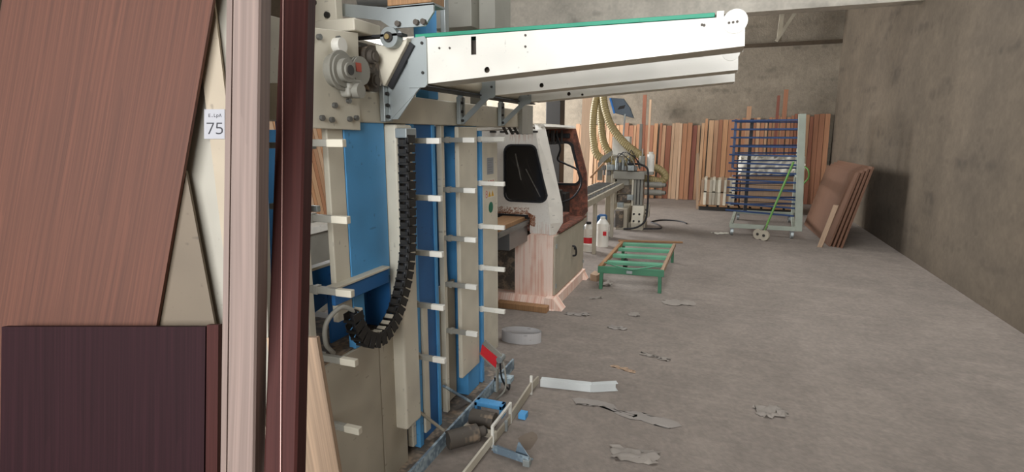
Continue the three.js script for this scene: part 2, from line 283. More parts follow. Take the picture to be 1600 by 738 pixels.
  const ch = part('cable_chain', box(-1.245, -1.19, 1.585, 1.625, -2.03, -1.95, .004), M.galv, ST, 'black cable drag chain hanging in a loop');
  const NL = 30, up = V(1, 0, 0);
  const lk = mergeGeometries([box(-.024, -.02, -.0165, .0165, -.028, .028, .002), box(.02, .024, -.0165, .0165, -.028, .028, .002), box(-.024, .024, -.0165, -.0075, .022, .031), box(-.024, .024, -.0165, -.0075, -.031, -.022)]), ck = box(-.018, .018, -.009, .009, -.034, -.030, .001);
  const hose = [];
  for (let k = 0; k < NL; k++) {
    const u = (k + .5) / NL, p = cp.getPointAt(u), d = cp.getTangentAt(u), z = new THREE.Vector3().crossVectors(up, d).normalize();
    const m = new THREE.Matrix4().makeBasis(up, d, z).setPosition(-1.212 + 1.5, p.y, p.z + 2.3);
    const a = new THREE.Mesh(lk, M.chain); a.name = numbered('chain_link'); a.applyMatrix4(m); a.castShadow = a.receiveShadow = true; ch.add(a);
    const b = new THREE.Mesh(ck, k > 19 ? M.creamDirty : M.chain); b.name = numbered('link_bar'); b.applyMatrix4(m.clone().multiply(new THREE.Matrix4().makeTranslation(0, .012, 0))); b.castShadow = true; ch.add(b);
  }
  part('chain_core', uvBox(new THREE.TubeGeometry(curve([...Array(14)].map((_, k) => { const p = cp.getPointAt(k / 13); return [-1.212, p.y, p.z]; })), 60, .015, 6)), M.rubber, ch);
  part('cable', tube([[-1.22, .955, -1.60], [-1.24, .985, -1.55], [-1.27, .94, -1.50], [-1.28, .86, -1.50], [-1.29, .80, -1.55]], .009, 30), M.greyPaint, ST, 'grey cable looping out of the chain end');
  // end panel with stickers
  const ep = part('end_panel', box(-1.335, XF, .2, 1.55, -3.2, -2.968, .004), M.cream, ST);
  const sticker = (z0, z1, y0, y1, draw, w, h, lab) => {
    const c = document.createElement('canvas'); c.width = w; c.height = h; const x = c.getContext('2d'); draw(x, w, h);
    const t = new THREE.CanvasTexture(c); t.colorSpace = THREE.SRGBColorSpace;
    const g = new THREE.PlaneGeometry(z1 - z0, y1 - y0).rotateY(Math.PI / 2).translate(XF + .0012, (y0 + y1) / 2, (z0 + z1) / 2);
    part('sticker', g, std('#ffffff', .6, { map: t }), ep, lab);
  };
  const bg = (x, w, h) => { x.fillStyle = '#d6d0be'; x.fillRect(0, 0, w, h); };
  sticker(-3.13, -3.03, 1.36, 1.46, (x, w, h) => { x.fillStyle = '#8d9092'; x.fillRect(0, 0, w, h); x.fillStyle = '#7b7e80'; for (let k = 0; k < 6; k++) x.fillRect(12, 16 + k * 18, w - 24 - (k * 13) % 30, 6); }, 100, 128, 'grey rating plate');
  sticker(-3.15, -2.99, 1.285, 1.335, (x, w, h) => { bg(x, w, h); x.strokeStyle = '#c2484c'; x.lineWidth = 8; for (const q of [40, 95, 150, 205]) { x.beginPath(); x.arc(q, 46, 20, 0, 6.3); x.stroke(); } }, 250, 90, 'row of red prohibition pictograms');
  sticker(-3.15, -2.99, 1.215, 1.268, (x, w, h) => { bg(x, w, h); x.strokeStyle = '#c2484c'; x.lineWidth = 8; x.beginPath(); x.arc(45, 30, 18, 0, 6.3); x.moveTo(65, 65); x.arc(45, 65, 20, 0, 6.3); x.stroke(); x.fillStyle = '#d9a520'; for (const q of [115, 190]) { x.beginPath(); x.moveTo(q, 14); x.lineTo(q + 34, 82); x.lineTo(q - 34, 82); x.fill(); } x.fillStyle = '#4a3c18'; x.fillRect(112, 38, 6, 30); x.fillRect(187, 38, 6, 30); }, 250, 96, 'yellow warning triangles beside a red pictogram');
  part('sticker', rod([XF, 1.155, -3.085], [XF + .0015, 1.155, -3.085], .034, 24).scale(1, 1, 1).translate(0, 0, 0), std('#1e6a52', .5), ep, 'round green sticker');
  // red stop flap
  const fl = part('stop_flap', [bar([-1.275, .30, -2.85], [-1.165, .205, -2.85], .012, .03), bar([-1.255, .365, -2.86], [-1.145, .285, -2.86], .01, .03), box(-1.175, -1.165, .06, .24, -2.87, -2.845)], M.greyPaint, ST);
  part('flap_face', slab([-1.262, .352, -2.843], [-1.162, .283, -2.843], [-1.172, .218, -2.838], [-1.272, .292, -2.838], .006), M.red, fl, 'red face of the flap');
  part('flap_pivot', [rod([-1.15, .27, -2.90], [-1.15, .27, -2.84], .02, 14)], M.galv, fl);
  part('cable', tube([[-1.16, .28, -2.9], [-1.13, .2, -2.88], [-1.12, .08, -2.86], [-1.17, .01, -2.84]], .006), M.greyPaint, ST);
  part('cable', tube([[-1.17, .27, -2.9], [-1.165, .12, -2.92], [-1.15, .01, -3.0], [-1.2, .008, -3.15]], .006), M.rubber, ST);

  // three cantilever conveyor arms
  [-1.94, -2.63, -3.2].forEach((z, i) => {
    const x0 = -1.08, x1 = .055, yt = 1.965, w = .14;
    const out = [[x0, yt], [x0, 1.794], [x1, 1.874], [x1 - .004, 1.945], [.0, yt]];
    const holes = i === 0 ? [[[-.893, 1.893], [-.872, 1.893], [-.872, 1.958], [-.893, 1.958]], { x: -.829, y: 1.836, r: .011 }] : i === 1 ? [{ x: -.834, y: 1.836, r: .011 }] : [{ x: -.846, y: 1.833, r: .011 }, { x: -.765, y: 1.827, r: .007 }];
    const arm = part('conveyor_arm', [prismZ(out, z - .004, z, holes), prismZ(out, z - w, z - w + .004)], M.white, ST, i ? null : 'nearest white conveyor arm');
    part('arm_floor', [bar([x0, 1.796, z - w / 2], [x1 - .002, 1.876, z - w / 2], .003, w - .008, 0, [0, 0, 1])].map(g => g), M.cream, arm);
    part('arm_core', prismZ([[x0 + .01, 1.95], [x0 + .01, 1.81], [-.05, 1.88], [-.05, 1.95]], z - .10, z - .04), M.dirtySteel, arm);
    part('belt', [box(-1.13, -.04, yt + .002, yt + .016, z - w + .005, z + .001, .002)], M.belt, arm, 'green conveyor belt');
    part('end_roller', [rod([.022, 1.95, z - w - .002], [.022, 1.95, z + .003], .037, 28)], M.white, arm);
    part('roller_yoke', [box(-.035, -.012, 1.955, 1.985, z - .05, z - .001, .002)], M.white, arm);
    const bolts = [[-.677, 1.95], [-.677, 1.911], [-.077, 1.946], [-.07, 1.944], [.004, 1.946], [.016, 1.947], [.028, 1.948], [-1.025, 1.924], [-.981, 1.922]];
    for (const [bx, by] of bolts) part('bolt', rod([bx, by, z - .001], [bx, by, z + .004], .0042, 8), M.dirtySteel, arm);
    part('mount_plate', [prismZ([[-1.16, 1.965], [-1.085, 1.97], [-1.078, 1.96], [-1.078, 1.79], [-1.09, 1.78], [-1.16, 1.78]], z + .0005, z + .009)], M.galv, arm, 'galvanised mounting plate');
    for (const [bx, by] of [[-1.095, 1.945], [-1.095, 1.835]]) part('bolt', rod([bx, by, z + .008], [bx, by, z + .014], .006, 8), M.dark, arm);
    part('gusset', [prismZ([[-1.29, 1.655], [-1.255, 1.655], [-1.09, 1.80], [-1.13, 1.80], [-1.262, 1.685], [-1.262, 1.80], [-1.29, 1.80]], z - .006, z + .004), box(-1.285, -1.262, 1.65, 1.79, z - .03, z + .03, .003)], M.galv, arm, 'galvanised gusset under the arm');
    for (const by of [1.67, 1.715, 1.76]) part('bolt', rod([-1.262, by, z + .016], [-1.252, by, z + .016], .007, 8), M.dark, arm);
  });
  part('drive_drum', rod([-1.19, 1.845, -3.55], [-1.19, 1.845, -1.96], .042, 22), M.cream, ST, 'long cream drum under the arm roots');
  part('rubber_skirt', box(-1.24, -1.15, 1.792, 1.80, -3.5, -2.0, .003), M.rubber, ST);
  // drive: plate, gear motor, rollers, guard
  const dp = part('drive_plate', prismX([[-1.50, 1.62], [-1.77, 1.615], [-1.785, 1.97], [-1.52, 1.945]], -1.292, -1.28, [], .002), M.cream, ST);
  for (const [z, y] of [[-1.55, 1.655], [-1.60, 1.65], [-1.70, 1.655], [-1.70, 1.72], [-1.62, 1.70], [-1.74, 1.66], [-1.56, 1.92], [-1.66, 1.93]]) part('bolt', [rod([-1.28, y, z], [-1.268, y, z], .010, 8)], M.steel, dp);
  const gm = part('gear_motor', [rod([-1.28, 1.818, -1.63], [-1.235, 1.818, -1.63], .056, 26), rod([-1.235, 1.818, -1.63], [-1.215, 1.818, -1.63], .040, 22), box(-1.27, -1.22, 1.75, 1.80, -1.72, -1.64, .015)], M.greyPaint, ST, 'grey gear motor with a round flange');
  part('flange', [rod([-1.25, 1.818, -1.63], [-1.242, 1.818, -1.63], .068, 28), rod([-1.215, 1.818, -1.63], [-1.208, 1.818, -1.63], .026, 18)], M.greyPaint, gm);
  part('terminal_box', [box(-1.27, -1.225, 1.728, 1.782, -1.71, -1.64, .012), rod([-1.23, 1.752, -1.675], [-1.20, 1.752, -1.675], .026, 18)], M.greyPaint, gm);
  part('shaft_hole', rod([-1.209, 1.818, -1.63], [-1.205, 1.818, -1.63], .017, 14), M.dark, gm);
  part('cooling_fin', [0, 1, 2, 3, 4].map(k => rod([-1.275 + k * .012, 1.825, -1.715], [-1.27 + k * .012, 1.825, -1.715], .05, 18)), M.greyPaint, gm);
  part('maker_plate', box(-1.224, -1.220, 1.82, 1.85, -1.71, -1.68), M.orangeRed, gm, 'red plate on the motor');
  part('round_cap', rod([-1.28, 1.905, -1.65], [-1.25, 1.905, -1.65], .026, 18), M.white, dp);
  part('roller_housing', [box(-1.42, -1.38, 1.765, 1.965, -2.06, -1.78)], M.dirtySteel, ST);
  for (const [y, z] of [[1.892, -1.85], [1.805, -1.85]]) {
    const ro = part('drive_roller', [rod([-1.38, y, z], [-1.275, y, z], .040, 22), rod([-1.275, y, z], [-1.255, y, z], .027, 18)], M.dirtySteel, ST);
    part('roller_cap', [rod([-1.255, y, z], [-1.248, y, z], .018, 14)], M.dirtySteel, ro);
    part('collar', [rod([-1.335, y, z], [-1.32, y, z], .044, 22)], M.steel, ro);
  }
  const gd = part('belt_guard', prismZ([[-1.287, 1.946], [-1.20, 1.93], [-1.141, 1.962], [-1.148, 1.94], [-1.252, 1.788], [-1.262, 1.79]], -1.93, -1.90, [], .002), M.cream, ST, 'triangular cream belt guard');
  part('guard_edge', bar([-1.246, 1.786, -1.925], [-1.137, 1.945, -1.925], .012, .03), M.rubber, gd);
  part('idler_pulley', [rod([-1.198, 1.962, -1.9], [-1.198, 1.962, -1.86], .038, 26)], M.galv, ST);
  part('pulley_bearing', [rod([-1.198, 1.962, -1.86], [-1.198, 1.962, -1.852], .019, 18)], M.dark, ST);
  part('pulley_hub', [rod([-1.198, 1.962, -1.855], [-1.198, 1.962, -1.845], .010, 14)], M.brass, ST);
  part('drive_bracket', [prismZ([[-1.29, 1.66], [-1.22, 1.66], [-1.10, 1.80], [-1.10, 1.955], [-1.145, 1.955], [-1.265, 1.79], [-1.29, 1.79]], -1.945, -1.938)], M.galv, ST);
    // upper unit above the drive
  part('upper_plate', [box(-1.58, -1.40, 2.0, 2.35, -1.86, -1.82, .004), box(-1.58, -1.27, 1.972, 2.018, -1.92, -1.75, .006)], M.cream, ST);
  part('support_post', box(-1.47, -1.42, 1.765, 2.0, -1.88, -1.80, .004), M.cream, ST);
  for (const [px, py] of [[-1.50, 2.10], [-1.50, 2.22], [-1.44, 2.05]]) part('bolt', rod([px, py, -1.82], [px, py, -1.81], .012, 10), M.dark, ST);
  part('black_rail', box(-1.38, -1.14, 1.965, 1.974, -1.90, -1.86), M.rubber, ST);
  part('top_bracket', [prismZ([[-1.42, 2.105], [-1.22, 2.075], [-1.02, 2.075], [-1.02, 2.045], [-1.06, 1.998], [-1.20, 1.998], [-1.25, 2.03], [-1.43, 2.06]], -1.90, -1.89), box(-1.22, -1.02, 2.07, 2.078, -1.98, -1.89)], M.galv, ST);
  part('wood_packer', box(-1.215, -1.025, 2.079, 2.115, -1.99, -1.885, .003), M.batten, ST);
  for (const px of [-1.17, -1.09, -1.06]) part('bolt', [rod([px, 2.012, -1.90], [px, 2.012, -1.875], .011, 8)], M.dirtySteel, ST);
  part('upper_roller', [rod([-1.37, 2.13, -1.95], [-1.22, 2.13, -1.95], .045, 20)], M.steel, ST);
  part('upper_block', box(-1.36, -1.24, 2.10, 2.3, -2.1, -2.0, .004), M.dark, ST);
  part('support_post', box(-1.36, -1.29, 1.765, 2.25, -2.42, -2.32, .004), M.blue, ST, 'blue post behind the arms');
  part('support_post', box(-1.24, -1.215, 1.9, 2.3, -2.4, -2.36, .003), M.galv, ST);
  const cb = part('control_box', [box(-1.58, -1.33, 2.19, 2.6, -3.05, -2.9, .004), box(-1.33, -1.23, 2.19, 2.6, -3.25, -3.0, .004)], M.greyPaint, ST);
  part('box_post', box(-1.4, -1.33, 1.765, 2.19, -3.1, -3.02, .003), M.greyPaint, ST);
  part('switch', [box(-1.27, -1.22, 2.02, 2.06, -2.45, -2.4, .008)], M.rubber, ST);
  part('white_block', box(-1.20, -1.13, 2.02, 2.055, -2.46, -2.40, .004), M.white, ST);
  part('wood_packer', box(-1.18, -1.02, 1.985, 2.02, -2.47, -2.40, .003), M.batten, ST);
  part('block_shelf', box(-1.28, -1.02, 1.972, 1.985, -2.52, -2.36, .002), M.galv, ST);
  // small pieces hanging at the beam end
  part('end_plate', box(-1.29, -1.26, 1.60, 1.80, -3.78, -3.55, .003), M.greyPaint, ST);
  part('hanging_hook', [0, 1, 2, 3, 4].map(k => bar([-1.30, 1.645, -3.3 - k * .1], [-1.28, 1.60, -3.32 - k * .1], .03, .008)), M.dark, ST);
}

// ---------------------------------------------------------------- floor-level guide and offcuts beside the stacker
{
  const t = thing('guide_rail', 'low cream guide rail with short uprights on the floor beside the stacker', 'rail', [-1, 0, -2.6]);
  const q = (x, y, z) => [x, y, z];
  part('rail', bar(q(-1.02, .03, -1.9), q(-1.0, .05, -2.42), .012, .045, .002), M.cream, t);
  part('rail', bar(q(-1.0, .03, -2.62), q(-1.0, .055, -3.0), .012, .06, .002), M.creamDirty, t);
  part('rail', bar(q(-1.0, .05, -3.0), q(-.992, .05, -3.115), .012, .05, .002), M.creamDirty, t);
  part('rail', bar(q(-1.005, .03, -2.40), q(-1.0, .025, -2.66), .012, .045, .002), M.creamDirty, t);
  part('top_bar', bar(q(-1.0, .118, -2.37), q(-1.0, .118, -2.64), .014, .016, .002), M.white, t);
  for (const [z, y0, y1] of [[-2.375, .0, .122], [-2.632, .0, .122], [-3.0, .0, .125]]) part('upright', box(-1.008, -.992, y0, y1, z - .007, z + .007, .002), M.white, t);
  part('peg', box(-1.0, -.985, 0, .06, -2.56, -2.54, .002), M.galv, t);
  part('foot_block', box(-.975, -.93, 0, .035, -2.74, -2.69, .004), M.blue, t, 'small blue foot block');
}
{
  const t = thing('floor_bracket', 'pale blue-grey angle bracket with a small gusset lying on the dusty floor', 'bracket', [-.87, 0, -2.32]);
  part('plate', [bar([-.985, .012, -2.36], [-.77, .012, -2.31], .05, .006, .001, [0, 1, 0]), bar([-.98, .02, -2.335], [-.77, .03, -2.285], .006, .04, .001)], M.paleBlue, t);
  part('gusset', slab([-.845, .085, -2.335], [-.838, .085, -2.333], [-.775, .022, -2.315], [-.86, .022, -2.335], .006), M.paleBlue, t);
  part('plate', [box(-.80, -.765, 0, .035, -2.31, -2.275, .002)], M.galv, t);
}
solo('steel_channel', [bar([-.978, .026, -3.12], [-.66, .026, -3.16], .003, .05), bar([-.66, .026, -3.16], [-.515, .026, -3.235], .003, .05), bar([-.978, .050, -3.14], [-.655, .050, -3.18], .04, .003, 0, [0, 1, 0]), bar([-.655, .050, -3.18], [-.51, .050, -3.255], .04, .003, 0, [0, 1, 0]), bar([-.978, .002, -3.14], [-.655, .002, -3.18], .04, .003, 0, [0, 1, 0]), bar([-.655, .002, -3.18], [-.51, .002, -3.255], .04, .003, 0, [0, 1, 0])], M.galvLight, 'bent galvanised channel lying on the floor at the end of the guide rail', 'channel');
{
  const t = thing('floor_drive', 'dusty drive roller with blue brackets low between stacker and guide rail', 'machine', [-1.13, 0, -2.45]);
  part('roller', [rod([-1.21, .05, -2.28], [-1.10, .05, -2.40], .048, 22), rod([-1.10, .05, -2.40], [-1.07, .05, -2.43], .028, 16)], M.dirtySteel, t);
  part('end_cap', rod([-1.071, .05, -2.429], [-1.062, .05, -2.438], .018, 14), M.dark, t);
  part('pulley', rod([-1.2, .045, -2.55], [-1.06, .045, -2.55], .045, 18), M.dirtySteel, t);
  part('bracket', [box(-1.235, -1.06, .05, .075, -2.72, -2.66, .003), box(-1.235, -1.215, 0, .075, -2.72, -2.66, .003), box(-1.08, -1.06, 0, .075, -2.72, -2.66, .003)], M.blue, t);
  part('bracket', [box(-1.23, -1.12, .07, .10, -3.02, -2.95, .003), box(-1.23, -1.21, 0, .1, -3.02, -2.95, .003)], M.paleBlue, t);
  part('bar', bar([-1.2, .03, -2.46], [-1.02, .03, -2.44], .03), M.creamDirty, t);
}
{
  const g = new THREE.Shape(); g.absellipse(0, 0, .17, .095, 0, 6.2832); const h = new THREE.Path(); h.absellipse(0, 0, .158, .083, 0, 6.2832, true); g.holes.push(h);
  const e = uvBox(new THREE.ExtrudeGeometry(g, { depth: .085, bevelEnabled: false, curveSegments: 24 })).rotateX(-Math.PI / 2).rotateY(.15).translate(-1.36, .001, -3.83);
  solo('felt_loop', [e], std('#cfcdce', .9, { map: grime }), 'grey felt strip bent into a flat loop on the floor', 'strip');
}
solo('wood_block', box(-1.86, -1.37, 0, .055, -4.62, -4.53, .004), M.batten, 'brown timber block lying at the foot of the planer cabinet', 'timber');

// ---------------------------------------------------------------- the four-sided planer with its hood
{
  const t = thing('planer', 'cream planing machine with a windowed hood, rust stains and a cabinet below', 'machine', [-1.75, 0, -5.3]);
  const XR = -1.35, ZN = -4.72, ZR = -5.87;
  part('plinth', prismX([[-4.62, 0], [-4.70, .1], [-5.9, .1], [-5.9, 0]], -2.5, XR + .02), M.stained, t);
  part('plinth_foot', prismZ([[-1.42, 0], [-1.255, 0], [-1.34, .11], [-1.42, .11]], -4.78, -4.63), M.stained, t);
  part('plinth_foot', prismZ([[-1.40, 0], [-1.29, 0], [-1.34, .09], [-1.40, .09]], -5.9, -5.78), M.stained, t);
  const cab = part('cabinet', [prismZ([[XR - .02, .1], [XR - .02, .685], [-1.60, .685], [-1.745, .57], [-1.745, .1]], ZR, ZN)], M.stained, t);
  part('recessed_panel', box(-2.5, -1.745, .1, .8, ZR, ZN - .1), M.dirtySteel, t);
  for (const [z0, z1] of [[-5.28, ZN - .01], [ZR, -5.29]]) {
    const d = part('cabinet_door', box(XR - .02, XR, .115, .675, z0, z1, .004), M.creamDirty, t);
    if (z1 < -5) { part('handle', [tube([[XR, .47, -5.36], [XR + .03, .46, -5.36], [XR + .032, .37, -5.38], [XR, .36, -5.38]], .010, 20)], M.rubber, d); part('latch', [rod([XR, .43, -5.44], [XR + .02, .43, -5.44], .018, 12)], M.rubber, d); }
    for (const y of [.2, .58]) part('hinge', box(XR - .005, XR + .008, y - .02, y + .02, z0 > -5.285 ? z1 - .04 : z0, z0 > -5.285 ? z1 - .01 : z0 + .03, .003), M.galv, d);
  }
  // table through the machine
  part('infeed_table', [box(-2.0, -1.60, .78, .81, -4.72, -3.95, .003), box(-1.615, -1.595, .80, .825, -4.72, -3.95, .002), box(-1.98, -1.62, .62, .78, -4.72, -4.25, .004)], M.steel, t);
  part('table_board', box(-1.86, -1.64, .812, .85, -4.75, -4.05, .003), M.batten, t);
  part('side_table', [box(-2.1, XR + .015, .69, .71, ZR - .05, ZN - .13, .003)], M.rust, t);
  part('cutter_head', [rod([-1.55, .82, -5.0], [-1.55, .82, -5.25], .09, 20), box(-1.7, -1.42, .71, .80, -5.5, -5.0, .01)], M.rust, t);
  part('cutter_head', [rod([-1.6, .71, -5.55], [-1.6, 1.02, -5.55], .08, 18), box(-1.8, -1.5, .71, .98, -5.8, -5.62, .01)], M.dark, t);
  // hood
  const win = roundRect(-1.83, -1.535, 1.0, 1.497, .06, .10);
  const hc = document.createElement('canvas'); hc.width = 1024; hc.height = 900;
  { const x = hc.getContext('2d'), X = v => (v + 2.45) / 1.06 * 1024, Y = v => (1.65 - v) / .95 * 900; x.fillStyle = '#e9e4da'; x.fillRect(0, 0, 1024, 900);
    for (let k = 0; k < 5000; k++) { x.globalAlpha = rr(.02, .10); x.fillStyle = rnd() < .5 ? '#8a8070' : '#fffaf0'; x.beginPath(); x.arc(rr(0, 1024), rr(0, 900), rr(1, 5), 0, 6.3); x.fill(); }
    for (let k = 0; k < 1700; k++) {                                   // rust eaten in from the edges of the table slot
      const a = rnd(), d = Math.pow(rnd(), 2.2) * .06, px = a < .6 ? rr(-2.2, -1.6) : -1.60 + d, py = a < .6 ? .875 + d : rr(.78, .885) - d * .4;
      x.globalAlpha = rr(.12, .4); x.fillStyle = ['#7a4326', '#93542f', '#5d3320'][k % 3]; x.beginPath(); x.arc(X(px), Y(py), rr(2, 7), 0, 6.3); x.fill(); }
    for (let k = 0; k < 60; k++) { const q = rr(-1.8, -1.57), l = rr(.02, .14); x.globalAlpha = rr(.10, .3); x.strokeStyle = '#9a5138'; x.lineWidth = rr(1, 4); x.beginPath(); x.moveTo(X(q), Y(1.635)); x.lineTo(X(q + rr(-.008, .008)), Y(1.635 - l)); x.stroke(); }
    for (let k = 0; k < 90; k++) { const q = rr(-1.59, -1.40), l = rr(.02, .12); x.globalAlpha = rr(.08, .22); x.strokeStyle = '#a4634c'; x.lineWidth = rr(1, 3); x.beginPath(); x.moveTo(X(q), Y(.70)); x.lineTo(X(q), Y(.70 + l)); x.stroke(); } }
  const ht = new THREE.CanvasTexture(hc); ht.colorSpace = THREE.SRGBColorSpace; ht.wrapS = ht.wrapT = THREE.RepeatWrapping;
  const front = prismZ([[-2.45, 1.612], [-1.571, 1.648], [-1.545, 1.64], [-1.43, 1.05], [-1.395, .80], [-1.395, .70], [-1.59, .70], [-1.59, .846], [-2.45, .846]], ZN, ZN + .02, [win]);
  { const p = front.attributes.position, u = front.attributes.uv; for (let i = 0; i < u.count; i++) u.setXY(i, (p.getX(i) + 2.45) / 1.06, (p.getY(i) - .70) / .95); }
  const hood = part('hood_front', front, std('#ffffff', .42, { map: ht }), t, 'pale hood front, rusty round the table slot');
  part('hood_corner', [
    slab([-1.545, 1.64, ZN + .02], [-1.475, 1.645, ZN - .07], [-1.305, .95, ZN - .07], [-1.412, .95, ZN + .02], .012), slab([-1.412, .95, ZN + .02], [-1.305, .95, ZN - .07], [-1.30, .80, ZN - .07], [-1.395, .80, ZN + .02], .012), slab([-1.395, .80, ZN + .02], [-1.30, .80, ZN - .07], [-1.36, .69, ZN - .05], [-1.40, .69, ZN + .02], .012),
    slab([-1.571, 1.69, ZN - .04], [-1.49, 1.685, ZN - .07], [-1.475, 1.64, ZN - .07], [-1.545, 1.635, ZN + .02], .012),
  ], M.hood, hood);
  part('gasket', prismZ(roundRect(-1.845, -1.522, .985, 1.512, .07, .10), ZN + .012, ZN + .034, [win]), M.rubber, hood, 'black rubber window gasket');
  const sc = document.createElement('canvas'); sc.width = 256; sc.height = 400; { const x = sc.getContext('2d'); x.fillStyle = '#55514c'; x.fillRect(0, 0, 256, 400); x.strokeStyle = '#d8d4cc'; for (let k = 0; k < 9; k++) { x.lineWidth = k < 2 ? 7 : 2; x.globalAlpha = k < 2 ? .8 : .35; x.beginPath(); const a = k === 0 ? [60, 60, 95, 250] : k === 1 ? [125, 170, 215, 370] : [rr(20, 220), rr(20, 120), rr(20, 240), rr(250, 390)]; x.moveTo(a[0], a[1]); x.lineTo(a[2], a[3]); x.stroke(); } }  // dark pane map with pale slanting streaks
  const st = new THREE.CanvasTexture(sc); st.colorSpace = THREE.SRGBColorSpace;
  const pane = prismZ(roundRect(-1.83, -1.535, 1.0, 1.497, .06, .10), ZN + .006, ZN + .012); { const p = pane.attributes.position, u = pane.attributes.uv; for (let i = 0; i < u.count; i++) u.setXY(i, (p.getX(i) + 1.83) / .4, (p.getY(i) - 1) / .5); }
  part('window_pane', pane, new THREE.MeshPhysicalMaterial({ map: st, color: '#ffffff', roughness: .12, transmission: .75, thickness: 0 }), hood, 'dark window pane with pale streaks');
  part('table_slot', box(-2.4, -1.60, .83, .875, ZN - .02, ZN + .022, .01), M.rubber, hood);
  part('hood_roof', prismZ([[-2.45, 1.64], [-1.49, 1.69], [-1.475, 1.668], [-2.45, 1.615]], ZR - .02, ZN - .05), M.hood, t);
  part('hood_top', box(-2.3, -1.56, 1.655, 1.70, -5.6, -4.95, .01), M.creamDirty, t);
  const rear = prismZ([[-2.45, 1.66], [-1.465, 1.66], [-1.33, 1.187], [-1.31, .765], [-1.36, .70], [-2.45, .70]], ZR, ZR + .03, [roundRect(-1.80, -1.50, 1.07, 1.50, .06, .09)]);
  part('rear_panel', rear, M.rust, t, 'rear panel of the hood, red with rust');
  part('gasket', prismZ(roundRect(-1.83, -1.475, 1.045, 1.525, .07, .09), ZR + .028, ZR + .05, [roundRect(-1.80, -1.50, 1.07, 1.50, .06, .09)]), M.rubber, t);
  part('hood_back', box(-2.48, -2.45, .85, 1.64, ZR, ZN), M.hood, t);
  part('light_strip', [box(-2.3, -1.52, 1.56, 1.61, -5.84, -5.80, .004)], M.rubber, t);
  part('hood_hose', tube([[-1.55, 1.60, -5.4], [-1.52, 1.45, -5.45], [-1.56, 1.34, -5.5], [-1.5, 1.3, -5.55], [-1.36, 1.22, -5.6], [-1.33, 1.08, -5.6], [-1.40, .95, -5.55], [-1.5, .9, -5.5]], .010, 50), M.rubber, t, 'black hose curving through the hood');
  for (let k = 0; k < 6; k++) part('hanging_bolt', [rod([-1.60 + .025 * (k % 3), 1.64, -5.1 - k * .1], [-1.60 + .025 * (k % 3), 1.50, -5.1 - k * .1], .012, 8), box(-1.62 + .025 * (k % 3), -1.58 + .025 * (k % 3), 1.50, 1.53, -5.12 - k * .1, -5.08 - k * .1)], M.dark, t);
  part('roof_rail', [0, 1, 2, 3, 4].map(k => box(-1.98 + k * .1, -1.92 + k * .1, 1.615, 1.63, ZN + .02, ZN + .035)), M.dark, hood);
}

